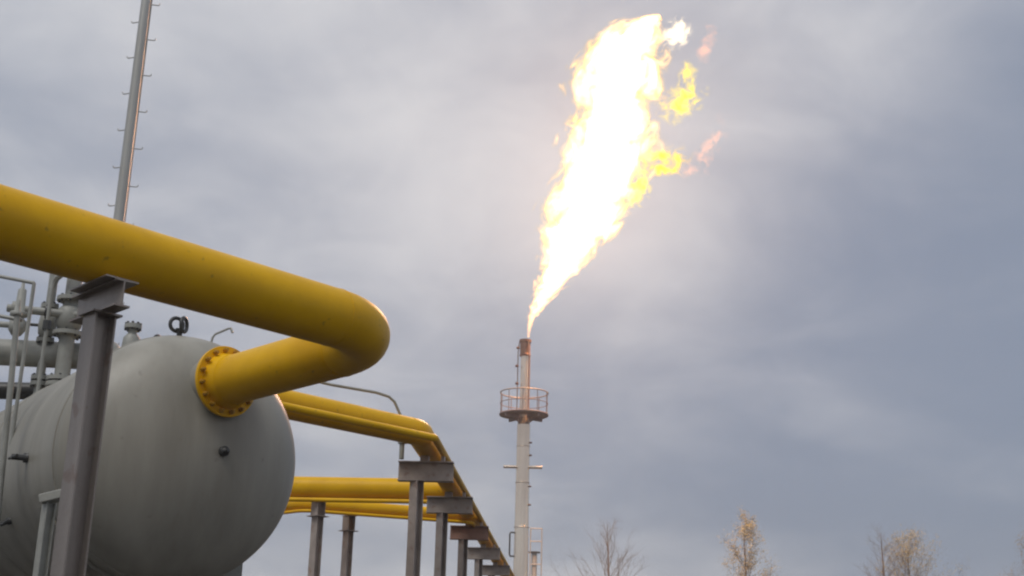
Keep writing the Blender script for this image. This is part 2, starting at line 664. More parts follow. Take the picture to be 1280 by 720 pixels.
# short prop beside the bend
p = rowp(15.75, -0.30)
t = thing('pipe_prop', 'short grey stub under the yellow bend on the nearest beam', 'pipe prop', (p.x, p.y, BEAM_TOP))
b = MB()
b.tube([p + Z * (BEAM_TOP + .002), p + Z * (BEAM_TOP + 0.2)], 0.032, 14)
b.build('stub', M_GALV, t)
b = MB()
b.box(p + Z * (BEAM_TOP + 0.206), (RX, RD, Z), (0.05, 0.05, 0.005))
b.build('top_plate', M_GALV, t)

# middle pipe: at right angles to the row
r3 = 0.178
z3 = 4.30
c3 = rowp(19.75, -0.03, z3)
D3 = vec(ROW_AZ + 90 + 0.2)
l3 = c3 - D3 * 3.6
pipe('gas_pipe', 'upper of the two level yellow pipes low behind the vessel', 'pipe',
     [c3, l3, l3 + B * 2.0, Vector((l3.x, l3.y, 0)) + B * 2.0], r3, 0.44, M_YEL, n=48)
o3 = Vector((0, -0.15, -0.205))
pipe('tracer_pipe', 'thin yellow pipe tucked under the upper level yellow pipe', 'pipe',
     [c3 + o3, l3 + o3, l3 + o3 + B * 2, Vector((l3.x, l3.y - .2, 0)) + B * 2], 0.035, 0.14, M_YEL, n=16, weld=False)
r4 = 0.1095
z4 = 4.275
c4 = rowp(22.95, 0.06, z4)
D4 = vec(66.5)
l4 = c4 - D4 * 3.15
pipe('gas_pipe', 'lower slimmer yellow pipe ending on the rusty third support', 'pipe',
     [c4 + RD * 1.6, c4, l4, l4 + B * 2.0, Vector((l4.x, l4.y, 0)) + B * 2.0], r4, 0.36, M_YEL, n=40)
o4 = Vector((0.03, -0.12, -0.13))
pipe('tracer_pipe', 'thin yellow pipe under the lower slimmer yellow pipe', 'pipe',
     [c4 + RD * 1.2 + Z * o4.z, c4 + o4, l4 + o4, l4 + o4 + B * 2, Vector((l4.x, l4.y - .2, 0)) + B * 2], 0.03, 0.3, M_YEL, n=16, weld=False)

for (x, y, zt, lab) in ((-2.98, 19.85, z3 - r3, 'slim steel post under the level pipes, the one beside the vessel'),
                        (-2.80, 22.38, z4 - r4, 'slim steel post with a round collar plate under the lower level pipe')):
    t = thing('pipe_support', lab, 'pipe support', (x, y, 0), 'slim posts under the level pipes')
    ht = 0.27
    b = MB()
    post_h(b, x, y, 0.02, zt - ht - 0.006, 0.135, vec(38))
    b.build('post', M_STEEL, t)
    b = MB()
    b.box((x, y, zt - ht), (A, B, Z), (0.13, 0.13, 0.006))
    b.build('cap_plate', M_STEEL, t)
    b = MB()
    b.hbeam((x, y, zt - ht + 0.007), (x, y, zt - 0.012), vec(38), 0.17, 0.15, 0.012, 0.009)
    b.build('stool', M_STEEL, t)
    b = MB()
    b.box((x, y, zt - 0.006), (A, B, Z), (0.10, 0.10, 0.005))
    b.build('bearing_plate', M_STEEL, t)
    b = MB()
    b.box((x, y, 0.04), (A, B, Z), (0.25, 0.25, 0.1))
    b.build('footing', M_CONC, t)

# bent grey impulse tube above the second pipe
pts = [(-3.6, 13.6, 3.6), (-3.55, 13.6, 4.93), (-2.12, 14.5, 4.80), (-1.62, 14.8, 4.785), (-1.47, 14.88, 4.755), (-1.40, 14.92, 4.70), (-1.30, 14.98, 4.50)]
t = thing('impulse_tube', 'thin bent grey tube arching above the yellow pipe beside the vessel', 'tube', (-3.6, 13.6, 3.6))
b = MB()
b.tube([(-3.6, 13.6, 0.0)] + pts, 0.018, 10)
b.build('tube', M_GALV, t)

# ------------------------------------------------------------------ mast at left
MX, MY = -6.41, 19.0
mast = thing('vent_mast', 'tall slender grey mast with step bolts rising above the yellow pipe', 'mast', (MX, MY, 0))
b = MB()
b.tube([(MX, MY, z) for z in (0, 4, 8, 12, 16)], [0.105, 0.098, 0.088, 0.078, 0.07], 24)
b.build('shaft', M_MAST, mast)
step_me = None
for k in range(40):
    z = 2.0 + k * 0.335
    s = 1 if k % 2 else -1
    d = vec(78 if s > 0 else -72)
    p = Vector((MX, MY, z)) + d * 0.085
    b = MB()
    b.tube([p, p + d * 0.13, p + d * 0.145 + Z * 0.012, p + d * 0.15 + Z * 0.04], 0.009, 6)
    b.build('step_bolt', M_MAST, mast)
b = MB()
b.tube([(MX + 0.06, MY + 0.11, z) for z in (0, 8, 16)], 0.018, 8)
b.build('cable_conduit', M_MAST, mast)
b = MB()
b.box((MX, MY, 0.05), ((1, 0, 0), (0, 1, 0), Z), (0.5, 0.5, 0.15))
b.build('footing', M_CONC, mast)

# ------------------------------------------------------------------ valves and risers on top of the vessel, at left


def flanged_riser(name, label, x, y, z0, z1, r, valve_z, vr, wheel_side):
    t = thing(name, label, 'valve riser', (x, y, z0))
    b = MB()
    b.tube([(x, y, z0), (x, y, z1)], r, 20)
    b.build('riser', M_GALV, t)
    for z in (z0 + 0.16, z0 + 0.225, valve_z - 0.2, valve_z + 0.2):
        b = MB()
        b.lathe((x, y, z), Z, [(0, r), (0, r * 1.95), (0.045, r * 1.95), (0.045, r)], 24, False)
        f_ = b.build('flange', M_GALV, t)
        for k in range(8):
            a = math.pi / 4 * k + .2
            b = MB()
            b.lathe((x + math.cos(a) * r * 1.6, y + math.sin(a) * r * 1.6, z - 0.02), Z, [(0, 0), (0, 0.014), (0.085, 0.014), (0.085, 0)], 6, False)
            b.build('bolt', M_DARK, f_)
    b = MB()
    b.lathe((x, y, valve_z - 0.15), Z, [(0, r), (0.05, vr * .9), (0.15, vr), (0.25, vr * .9), (0.3, r)], 24)
    v = b.build('valve_body', M_GALV, t)
    d = vec(wheel_side)
    c = Vector((x, y, valve_z))
    b = MB()
    b.tube([c + d * vr * .8, c + d * (vr + 0.22)], 0.018, 10)
    b.build('stem', M_DARK, v)
    b = MB()
    hub = c + d * (vr + 0.2)
    b.torus(hub, d, 0.12, 0.014, 28, 8)
    u = d.cross(Z).normalized()
    for k in range(3):
        a = math.pi * k / 3
        q_ = (u * math.cos(a) + Z * math.sin(a)) * 0.12
        b.tube([hub - q_, hub + q_], 0.009, 6)
    b.build('handwheel', M_DARK, v)
    return t


flanged_riser('valve_riser', 'thickest pale vertical pipe with flanged valve on top of the vessel', -4.99, 13.56, 4.33, 6.05, 0.085, 5.28, 0.15, 120)
flanged_riser('valve_riser', 'slimmer vertical pipe with handwheel valve left of the thick one', -5.27, 13.66, 4.36, 5.95, 0.05, 5.22, 0.10, -100)
flanged_riser('valve_riser', 'middle thin vertical pipe between the other two valve risers', -5.13, 13.95, 4.36, 6.1, 0.04, 5.45, 0.09, 60)
flanged_riser('valve_riser', 'small valve on the vessel top just right of the front post', -3.93, 12.50, 4.30, 4.90, 0.045, 4.70, 0.095, 100)

# big grey header pipe crossing behind the risers
hd0 = Vector((-6.9, 13.35, 4.86))
hd1 = Vector((-4.28, 13.98, 4.93))
hdir = (hd1 - hd0).normalized()
hdr = thing('header_pipe', 'wide dull grey horizontal pipe crossing behind the valve risers at left', 'pipe', (hd0.x, hd0.y, 0))
b = MB()
b.tube([hd0 + hdir * 0.0, hd0.lerp(hd1, .5), hd1 - hdir * 0.35], 0.15, 32)
b.build('pipe_run', M_GALV, hdr)
b = MB()
b.lathe(hd1 - hdir * 0.62, hdir, [(0, 0.15), (0.0, 0.2), (0.3, 0.2), (0.36, 0.17), (0.42, 0.1), (0.44, 0)], 32)
b.build('end_cap', M_GALV, hdr)
b = MB()
b.tube([(hd0.x, hd0.y, 0), (hd0.x, hd0.y, 4.86)], 0.14, 24)
b.build('riser', M_GALV, hdr)
b = MB()
b.hbeam((-6.2, 13.7, 0), (-6.2, 13.7, 4.7), A, 0.1, 0.1)
b.build('prop', M_GALV, hdr)

t = thing('shade_gap_pipe', 'dark pipe added as shading in the gap below the wide grey header at left', 'pipe', (-6.8, 13.9, 4.55))  # added dark pipe, its colour stands in for the shading under the header
b = MB()
b.tube([(-6.9, 13.9, 4.50), (-4.55, 14.4, 4.62)], 0.1, 24)
b.build('pipe_run', M_DARK, t)
b = MB()
b.tube([(-6.9, 13.9, 0), (-6.9, 13.9, 4.50)], 0.1, 20)
b.build('riser', M_DARK, t)
for f_ in (0.35, 0.62):
    c = Vector((-6.9, 13.9, 4.50)).lerp(Vector((-4.55, 14.4, 4.62)), f_)
    b = MB()
    b.lathe(c, Vector((2.35, 0.5, 0.12)), [(0, 0.1), (0, 0.16), (0.09, 0.16), (0.09, 0.1)], 24, False)
    b.build('flange', M_DARK, t)

# cross tube and strut between the risers
t = thing('brace_tube', 'thin diagonal tube between the risers under the main yellow pipe', 'tube', (-5.0, 13.3, 5.6))
b = MB()
b.tube([(-5.24, 13.55, 5.62), (-5.15, 13.45, 5.72), (-4.9, 13.3, 5.86), (-4.4, 13.1, 6.1)], 0.03, 10)
b.build('tube', M_GALV, t)

t = thing('manifold_bar', 'short horizontal pipe joining the valve risers below the main yellow pipe', 'pipe', (-5.5, 13.3, 5.2))
b = MB()
b.tube([(-5.62, 13.35, 5.33), (-4.72, 13.52, 5.30)], 0.045, 16)
b.build('pipe_run', M_GALV, t)
for f_ in (0.06, 0.45, 0.9):
    c = Vector((-5.62, 13.35, 5.33)).lerp(Vector((-4.72, 13.52, 5.30)), f_)
    b = MB()
    b.lathe(c, Vector((0.9, 0.17, -0.03)), [(0, 0.045), (0, 0.085), (0.04, 0.085), (0.04, 0.045)], 20, False)
    b.build('flange', M_DARK if f_ == 0.45 else M_GALV, t)

t = thing('relief_valve', 'spring relief valve with tall bonnet between the risers at left', 'valve', (-5.42, 13.2, 4.98))
b = MB()
b.lathe((-5.42, 13.2, 4.98), Z, [(0, 0), (0, 0.05), (0.06, 0.09), (0.16, 0.09), (0.2, 0.05), (0.22, 0.095), (0.26, 0.095), (0.27, 0.055), (0.52, 0.045), (0.54, 0.02), (0.62, 0.015), (0.62, 0)], 20)
b.build('bonnet', M_GALV, t)
b = MB()
b.tube([(-5.42, 13.2, 5.09), (-5.62, 13.15, 5.09), (-5.68, 13.13, 5.03), (-5.68, 13.13, 4.7)], 0.035, 12)
b.build('outlet', M_GALV, t)
t = thing('drain_line', 'thin pale line dropping in front of the grey header pipe', 'tube', (-5.02, 13.0, 4.2))
b = MB()
b.tube([(-5.02, 13.0, 4.15), (-5.02, 13.0, 5.55), (-4.99, 13.0, 5.6), (-4.6, 12.9, 5.75)], 0.02, 10)
b.build('tube', M_GALV, t)
b = MB()
b.lathe((-5.02, 13.0, 5.0), Z, [(0, 0.02), (0, 0.045), (0.1, 0.045), (0.1, 0.02)], 12, False)
b.build('union', M_DARK, t)

# handrail on the near side of the vessel
hr = thing('handrail', 'grey handrail post with two rails at the left edge beside the vessel', 'railing', (-4.40, 11.0, 0))
b = MB()
b.tube([(-4.33, 11.0, 0), (-4.50, 11.0, 4.0), (-4.53, 11.0, 4.6)], 0.027, 12)
b.build('post', M_GALV, hr)
b = MB()
b.lathe((-4.53, 11.0, 4.6), Z, [(0, 0.027), (0.0, 0.04), (0.03, 0.04), (0.04, 0.02), (0.10, 0.014), (0.15, 0.01), (0.17, 0.0)], 12)
b.build('finial', M_GALV, hr)
for z0, z1, y in ((5.13, 5.07, 11.5), (4.655, 4.575, 11.06)):
    b = MB()
    b.tube([(-6.6, y + 0.6, z0 + 0.2), (-4.96, y, z0), (-4.62 if z0 > 5 else -4.5, y, z1)], 0.018, 10)
    b.build('rail', M_GALV, hr)
b = MB()
b.tube([(-4.62, 11.5, 3.5), (-4.62, 11.5, 5.07)], 0.018, 10)
b.build('baluster', M_GALV, hr)
b = MB()
b.tube([(-6.6, 12.1, 0), (-6.6, 12.1, 5.34)], 0.03, 10)
b.build('post', M_GALV, hr)

# ------------------------------------------------------------------ flare stack
SX, SY = 0.83, 68.0
ft = thing('flare_stack', 'tall bare steel flare stack with round railed platform under the flame', 'flare stack', (SX, SY, 0))
b = MB()
b.tube([(SX, SY, z) for z in (0, 5, 10, 14.6)], [0.46, 0.42, 0.375, 0.36], 40)
b.build('shaft', M_STACK, ft)
b = MB()
b.lathe((SX, SY, 14.6), Z, [(0, 0.36), (0.35, 0.26), (1.0, 0.25), (3.95, 0.235)], 40)
b.build('upper_shaft', M_STACK, ft)
b = MB()
b.lathe((SX, SY, 18.5), Z, [(0, 0.235), (0.02, 0.31), (0.12, 0.31), (0.14, 0.29), (0.8, 0.29), (0.82, 0.34), (0.96, 0.34), (0.96, 0.27), (0.5, 0.25)], 40, False)
b.build('burner_tip', M_BURNT, ft)
for k in range(3):
    a = R(-60 + k * 110)
    b = MB()
    d = Vector((math.cos(a), math.sin(a), 0))
    b.tube([Vector((SX, SY, 15.3)) + d * 0.42, Vector((SX, SY, 18.7)) + d * 0.42, Vector((SX, SY, 19.35)) + d * 0.36], 0.03, 8)
    b.build('pilot_line', M_RAIL, ft)
for z in (3, 6, 9, 11.4, 13.4):
    b = MB()
    b.torus((SX, SY, z), Z, 0.475 - z * 0.0085, 0.03, 40, 6)
    b.build('flange_ring', M_STACK, ft)
b = MB()
PLZ = 15.12
b.lathe((SX, SY, PLZ), Z, [(0, 0.38), (0, 1.36), (0.06, 1.38), (0.09, 1.36), (0.09, 0.38)], 48, False)
pl = b.build('platform', M_RAIL, ft)
for k in range(4):
    a = R(38 + 90 * k)
    d = Vector((math.cos(a), math.sin(a), 0))
    b = MB()
    b.box(Vector((SX, SY, PLZ - 0.09)) + d * 0.82, (d, d.cross(Z), Z), (0.48, 0.05, 0.085))
    b.build('bracket', M_RAIL, pl)
    b = MB()
    b.box(Vector((SX, SY, PLZ - 0.14)) + d * 0.62, (d + Z * 0.7, d.cross(Z), Z - d * .7), (0.3, 0.03, 0.05))
    b.build('strut', M_RAIL, pl)
for z, rr in ((1.28, 0.035), (0.68, 0.02)):
    b = MB()
    b.torus((SX, SY, PLZ + z), Z, 1.33, rr, 56, 8)
    b.build('rail_ring', M_RAIL if z < 1 else M_STEEL, pl)
for k in range(10):
    a = 2 * math.pi * (k + .4) / 10
    b = MB()
    d = Vector((math.cos(a), math.sin(a), 0)) * 1.33
    b.tube([Vector((SX, SY, PLZ + 0.08)) + d, Vector((SX, SY, PLZ + 1.28)) + d], 0.022, 8)
    b.build('baluster', M_RAIL, pl)
b = MB()
for s in (-1, 1):
    b = MB()
    b.tube([(SX + s * 0.3, SY - 0.1, 12.25), (SX + s * 1.06, SY - 0.1, 12.25)], 0.085, 14)
    b.build('cross_arm', M_STACK, ft)
# ladder with one hoop on the left and a service line on the right
for s in (-0.17, 0.17):
    b = MB()
    b.tube([(SX + 0.12 + s, SY + 0.62, 0), (SX + 0.12 + s, SY + 0.55, 15.1)], 0.025, 8)
    b.build('ladder_rail', M_STACK, ft)
for k in range(48):
    z = 0.4 + 0.3 * k
    b = MB()
    b.tube([(SX - 0.05, SY + 0.62 - z * 0.0046, z), (SX + 0.29, SY + 0.62 - z * 0.0046, z)], 0.014, 6)
    b.build('rung', M_STACK, ft)
for z in (13.6, 12.9, 11.2, 10.2):
    b = MB()
    b.lathe((SX + 0.36, SY - 0.1, z), Vector((1, -.2, 0)), [(0, 0.05), (0.12, 0.05), (0.12, 0)], 10)
    b.build('clamp', M_BURNT, ft)
b = MB()
b.tube([(SX - 0.38, SY - 0.1, 8.7), (SX - 0.58, SY - 0.12, 8.7), (SX - 0.62, SY - 0.12, 8.62), (SX - 0.62, SY - 0.12, 7.55), (SX - 0.58, SY - 0.12, 7.45), (SX - 0.38, SY - 0.1, 7.45)], 0.045, 10)
b.build('side_loop', M_DARK, ft)
for k, (dx, z) in enumerate(((-0.36, 18.95), (-0.40, 17.9), (-0.38, 16.9))):
    b = MB()
    b.lathe((SX + dx - 0.12, SY - 0.2, z), Vector((1, .3, 0)), [(0, 0), (0, 0.07), (0.16, 0.07), (0.16, 0)], 10)
    b.build('pilot_nozzle', M_BURNT, ft)
b = MB()
b.box((SX, SY, 0.1), ((1, 0, 0), (0, 1, 0), Z), (1.3, 1.3, 0.2))
b.build('footing', M_CONC, ft)

# slim service frame behind the stack
QX, QY = 2.05, 90.0
sf = thing('service_tower', 'small pale service mast with railing just right of the flare stack', 'mast', (QX, QY, 0))
b = MB()
b.tube([(QX, QY, 0), (QX, QY, 9.6)], 0.20, 16)
b.build('shaft', M_MAST, sf)
b = MB()
b.lathe((QX, QY, 9.6), Z, [(0, 0.2), (0, 0.42), (0.1, 0.42), (0.1, 0.2)], 20, False)
b.build('collar', M_DARK, sf)
for dx in (-0.3, 0.5):
    b = MB()
    b.tube([(QX + dx, QY - 0.3, 0), (QX + dx, QY - 0.3, 11.35)], 0.045, 8)
    b.build('upright', M_MAST, sf)
for z in (7.0, 7.9, 8.8, 10.4, 11.3):
    b = MB()
    b.tube([(QX - 0.3, QY - 0.3, z), (QX + 0.5, QY - 0.3, z)], 0.04, 8)
    b.build('crossbar', M_MAST, sf)

# ------------------------------------------------------------------ flame
fm = thing('flare_flame', 'huge white hot gas flame streaming up right from the flare stack', 'flame', (SX + 0.15, SY, 19.5))


def smooth_path(P, n):
    outp = []
    m = len(P)
    for i in range(n):
        u = i / (n - 1) * (m - 1)
        k = min(int(u), m - 2)
        t_ = u - k
        p0, p1, p2, p3 = P[max(k - 1, 0)], P[k], P[k + 1], P[min(k + 2, m - 1)]
        outp.append([0.5 * ((2 * b_) + (-a_ + c_) * t_ + (2 * a_ - 5 * b_ + 4 * c_ - d_) * t_ ** 2 + (-a_ + 3 * b_ - 3 * c_ + d_) * t_ ** 3)
                     for a_, b_, c_, d_ in zip(p0, p1, p2, p3)])
    return outp


SPINE = [(1.0, 68, 19.75, .07), (1.05, 68, 20.2, .13), (1.12, 68, 20.6, .19), (1.4, 68, 21.22, .36), (1.84, 68, 22.09, .56), (2.38, 68, 23.06, .86),
         (2.92, 68, 24.04, 1.22), (3.28, 68, 25.03, 1.52), (3.73, 68, 26.27, 1.92), (4.33, 68, 27.42, 2.2), (4.93, 68, 28.79, 2.32),
         (5.35, 68, 30.33, 2.25), (5.64, 68, 31.88, 2.2), (5.78, 68, 33.44, 2.3), (5.88, 68, 35.02, 2.42), (6.12, 68, 36.63, 2.33),
         (6.61, 68, 37.99, 1.95), (7.15, 68, 38.99, 1.65), (7.7, 68, 39.56, 1.15), (8.2, 68, 39.96, .6)]
ZA, ZB = 19.6, 40.4


def flame_volume(name):
    """burning jet: brightness from the distance to a bending axis, torn by turbulence that grows with the jet"""
    m = bpy.data.materials.new(name)
    m.use_nodes = True
    t = m.node_tree
    t.nodes.clear()

    def nd(kind, **kw):
        n = t.nodes.new('ShaderNode' + kind)
        for k_, v_ in kw.items():
            setattr(n, k_, v_)
        return n

    def mt(op, a_, b_=None, c_=None, clamp=False):
        n = nd('Math', operation=op, use_clamp=clamp)
        for i_, v_ in enumerate((a_, b_, c_)):
            if v_ is None:
                continue
            if isinstance(v_, (int, float)):
                n.inputs[i_].default_value = v_
            else:
                t.links.new(v_, n.inputs[i_])
        return n.outputs[0]

    geo = nd('NewGeometry')
    sp = nd('SeparateXYZ')
    t.links.new(geo.outputs['Position'], sp.inputs[0])
    tt = mt('DIVIDE', mt('SUBTRACT', sp.outputs['Z'], ZA), ZB - ZA, clamp=True)

    def curve(pts_):
        fc = nd('FloatCurve')
        cu = fc.mapping.curves[0]
        pts_ = sorted(pts_)
        cu.points[0].location = pts_[0]
        cu.points[1].location = pts_[-1]
        for p_ in pts_[1:-1]:
            cu.points.new(*p_)
        fc.mapping.use_clip = False
        fc.mapping.update()
        t.links.new(tt, fc.inputs['Value'])
        return fc.outputs[0]

    S_ = [((p_[2] - ZA) / (ZB - ZA), p_) for p_ in SPINE]
    S_ = [(0.0, (0.98, 68, ZA, .06))] + S_ + [(1.0, (8.9, 68, ZB, .05))]
    xc = mt('MULTIPLY', curve([(u_, p_[0] / 10) for u_, p_ in S_]), 10.0)
    rr_ = mt('MAXIMUM', mt('MULTIPLY', curve([(u_, p_[3] / 3) for u_, p_ in S_]), 3.0), 0.09)
    # running length measured in jet radii, so that eddies scale with the jet
    acc, last_, cs = 0.0, None, []
    for u_, p_ in S_:
        if last_:
            acc += (p_[2] - last_[2]) / max(0.16, 0.5 * (p_[3] + last_[3]))
        cs.append((u_, acc))
        last_ = p_
    ss = mt('MULTIPLY', curve([(u_, a_ / acc) for u_, a_ in cs]), acc)
    rn = mt('MAXIMUM', rr_, 0.14)
    qx = mt('DIVIDE', mt('SUBTRACT', sp.outputs['X'], xc), rr_)
    qy = mt('DIVIDE', mt('SUBTRACT', sp.outputs['Y'], 68.0), rr_)
    rho = mt('SQRT', mt('ADD', mt('MULTIPLY', qx, qx), mt('MULTIPLY', qy, qy)))
    cx = nd('CombineXYZ')
    t.links.new(mt('DIVIDE', mt('SUBTRACT', sp.outputs['X'], xc), rn), cx.inputs[0])
    t.links.new(mt('DIVIDE', mt('SUBTRACT', sp.outputs['Y'], 68.0), rn), cx.inputs[1])
    t.links.new(mt('MULTIPLY', ss, 0.75), cx.inputs[2])
    nz_ = nd('TexNoise')
    nz_.inputs['Scale'].default_value = 1.75
    nz_.inputs['Detail'].default_value = 5
    nz_.inputs['Roughness'].default_value = 0.60
    nz_.inputs['Distortion'].default_value = 0.5
    t.links.new(cx.outputs[0], nz_.inputs['Vector'])
    fld = mt('ADD', mt('SUBTRACT', 0.97, rho), mt('MULTIPLY', mt('SUBTRACT', nz_.outputs['Fac'], 0.5), 3.3))
    core = nd('MapRange', interpolation_type='SMOOTHSTEP')
    core.inputs['From Min'].default_value = -0.02
    core.inputs['From Max'].default_value = 0.36
    core.inputs['To Max'].default_value = FLAME_STRENGTH
    t.links.new(fld, core.inputs['Value'])
    # a thin root burns weaker per metre than the column; let it glow more per metre
    gain = mt('DIVIDE', 2.9, mt('ADD', rr_, 1.1))
    ramp_ = nd('ValToRGB')
    e_ = ramp_.color_ramp.elements
    e_[0].position, e_[0].color = 0.02, (1.0, 0.40, 0.06, 1)
    e_[1].position, e_[1].color = 0.55, (1.0, 0.76, 0.46, 1)
    hot = mt('MINIMUM', 1.0, mt('ADD', 0.22, mt('MULTIPLY', rr_, 0.5)))
    t.links.new(mt('MULTIPLY', fld, hot), ramp_.inputs[0])
    em_ = nd('Emission')
    t.links.new(ramp_.outputs[0], em_.inputs['Color'])
    t.links.new(mt('MULTIPLY', core.outputs[0], gain), em_.inputs['Strength'])
    o_ = nd('OutputMaterial')
    ab = nd('VolumeAbsorption')                     # soot in the burning gas
    ab.inputs['Color'].default_value = (1.0, 0.92, 0.3, 1)
    f1 = nd('MapRange', interpolation_type='SMOOTHSTEP')
    f1.inputs['From Min'].default_value, f1.inputs['From Max'].default_value = -0.05, 0.10
    f2 = nd('MapRange', interpolation_type='SMOOTHSTEP')
    f2.inputs['From Min'].default_value, f2.inputs['From Max'].default_value = 0.25, 0.5
    f2.inputs['To Min'].default_value, f2.inputs['To Max'].default_value = 1.0, 0.05
    t.links.new(fld, f1.inputs['Value'])
    t.links.new(fld, f2.inputs['Value'])
    t.links.new(mt('MULTIPLY', mt('MULTIPLY', f1.outputs[0], f2.outputs[0]), 0.5), ab.inputs['Density'])
    ad = nd('AddShader')
    t.links.new(em_.outputs[0], ad.inputs[0])
    t.links.new(ab.outputs[0], ad.inputs[1])
    t.links.new(ad.outputs[0], o_.inputs['Volume'])
    m.cycles.volume_step_rate = 0.10
    return m


FLAME_STRENGTH = 2.5


def tongue_mat(name, col, strength, absorb, dens, nscale=1.5):
    """torn scrap of burning gas that fills a unit ball"""
    m = bpy.data.materials.new(name)
    m.use_nodes = True
    t = m.node_tree
    t.nodes.clear()

    def mt(op, a_, b_):
        n = t.nodes.new('ShaderNodeMath')
        n.operation = op
        for i_, v_ in enumerate((a_, b_)):
            if isinstance(v_, (int, float)):
                n.inputs[i_].default_value = v_
            else:
                t.links.new(v_, n.inputs[i_])
        return n.outputs[0]

    c = t.nodes.new('ShaderNodeTexCoord')
    ln = t.nodes.new('ShaderNodeVectorMath')
    ln.operation = 'LENGTH'
    t.links.new(c.outputs['Object'], ln.inputs[0])
    geo = t.nodes.new('ShaderNodeNewGeometry')
    nz_ = t.nodes.new('ShaderNodeTexNoise')
    nz_.inputs['Scale'].default_value = nscale
    nz_.inputs['Detail'].default_value = 4
    nz_.inputs['Roughness'].default_value = 0.6
    nz_.inputs['Distortion'].default_value = 0.6
    t.links.new(geo.outputs['Position'], nz_.inputs['Vector'])
    fld = mt('ADD', mt('SUBTRACT', 0.56, ln.outputs['Value']), mt('MULTIPLY', mt('SUBTRACT', nz_.outputs['Fac'], 0.5), 3.6))
    # fade out before the ball ends, so that no edge of the ball shows
    r1 = t.nodes.new('ShaderNodeMapRange')
    r1.interpolation_type = 'SMOOTHSTEP'
    r1.inputs['From Min'].default_value, r1.inputs['From Max'].default_value = -0.02, 0.6
    t.links.new(fld, r1.inputs['Value'])
    r2_ = t.nodes.new('ShaderNodeMapRange')
    r2_.interpolation_type = 'SMOOTHSTEP'
    r2_.inputs['From Min'].default_value, r2_.inputs['From Max'].default_value = 0.7, 1.0
    r2_.inputs['To Min'].default_value, r2_.inputs['To Max'].default_value = 1.0, 0.0
    t.links.new(ln.outputs['Value'], r2_.inputs['Value'])
    w_ = mt('MULTIPLY', r1.outputs[0], r2_.outputs[0])
    em_ = t.nodes.new('ShaderNodeEmission')
    em_.inputs['Color'].default_value = (*col, 1)
    t.links.new(mt('MULTIPLY', w_, strength), em_.inputs['Strength'])
    ab = t.nodes.new('ShaderNodeVolumeAbsorption')
    ab.inputs['Color'].default_value = (*absorb, 1)
    t.links.new(mt('MULTIPLY', w_, dens), ab.inputs['Density'])
    ad = t.nodes.new('ShaderNodeAddShader')
    t.links.new(em_.outputs[0], ad.inputs[0])
    t.links.new(ab.outputs[0], ad.inputs[1])
    o_ = t.nodes.new('ShaderNodeOutputMaterial')
    t.links.new(ad.outputs[0], o_.inputs['Volume'])
    m.cycles.volume_step_rate = 0.25
    return m


FL = tongue_mat('white_hot_scrap', (1.0, 0.78, 0.48), 2.6, (1.0, 0.92, 0.4), 0.3)
FLY = tongue_mat('yellow_flame', (1.0, 0.68, 0.04), 1.9, (1.0, 0.92, 0.1), 1.6)
FLO = tongue_mat('amber_flame', (1.0, 0.52, 0.01), 2.0, (1.0, 0.88, 0.08), 1.9)
FLP = tongue_mat('pink_flame_wisp', (1.0, 0.36, 0.16), 0.6, (1.0, 0.8, 0.55), 0.3)


def tongue(label, m, x, z, half_len, half_wid, tilt):
    b = MB()
    b.lathe((0, 0, -1), Z, [(1 - math.cos(math.pi * k / 12), math.sin(math.pi * k / 12)) for k in range(13)], 20)
    o = b.build('flame_tongue', m)
    o.parent = fm
    o.location = Vector((x, 68.0, z)) - fm.location
    o.scale = (half_wid * 1.3, half_wid * 1.3, half_len * 1.2)
    o.rotation_euler = (0, R(tilt), 0)
    o['label'] = label
    return o


tongue('small white flame scrap at the top right of the flame', FL, 9.65, 39.1, 1.25, 0.9, 10)
tongue('detached bright yellow tongue of flame', FLY, 9.95, 34.5, 1.75, 1.05, 52)
tongue('pointed tip of the yellow tongue of flame', FLY, 10.3, 36.0, 1.5, 0.62, 6)
tongue('amber tongue of flame at the right side', FLO, 8.9, 30.5, 1.75, 0.95, 76)
tongue('small yellow lick at the right side below the amber tongue', FLY, 7.35, 28.9, 1.6, 0.7, 8)
tongue('faint pink wisp of flame at far right', FLP, 11.55, 31.6, 2.3, 0.75, 24)
tongue('faint pink foot of the far right wisp', FLP, 10.4, 30.2, 1.4, 0.7, 84)
tongue('faint pink wisp of flame at upper right', FLP, 11.5, 38.3, 1.9, 0.65, 14)
b = MB()
S = smooth_path(SPINE, 40)
b.tube([(S[0][0], S[0][1], S[0][2] - 0.12)] + [s_[:3] for s_ in S] + [(S[-1][0] + .3, S[-1][1], S[-1][2] + .35)], [0.35] + [s_[3] * 1.75 + 0.3 for s_ in S] + [0.3], 28)
b.build('flame_body', flame_volume('white_hot_flame'), fm)
# light that the flame throws on the steel and into the hazy air
for q_, pw in (((3.6, 68, 26.2), 9000), ((5.2, 68, 30.2), 13000), ((5.9, 68, 34.8), 13000)):
    ld = bpy.data.lights.new('flame_light', 'POINT')
    ld.energy = pw
    ld.color = (1.0, 0.52, 0.40)
    ld.shadow_soft_size = 1.3
    lo_ = bpy.data.objects.new('flame_light', ld)
    COL.objects.link(lo_)
    lo_.parent = fm
    lo_.location = Vector(q_) - fm.location

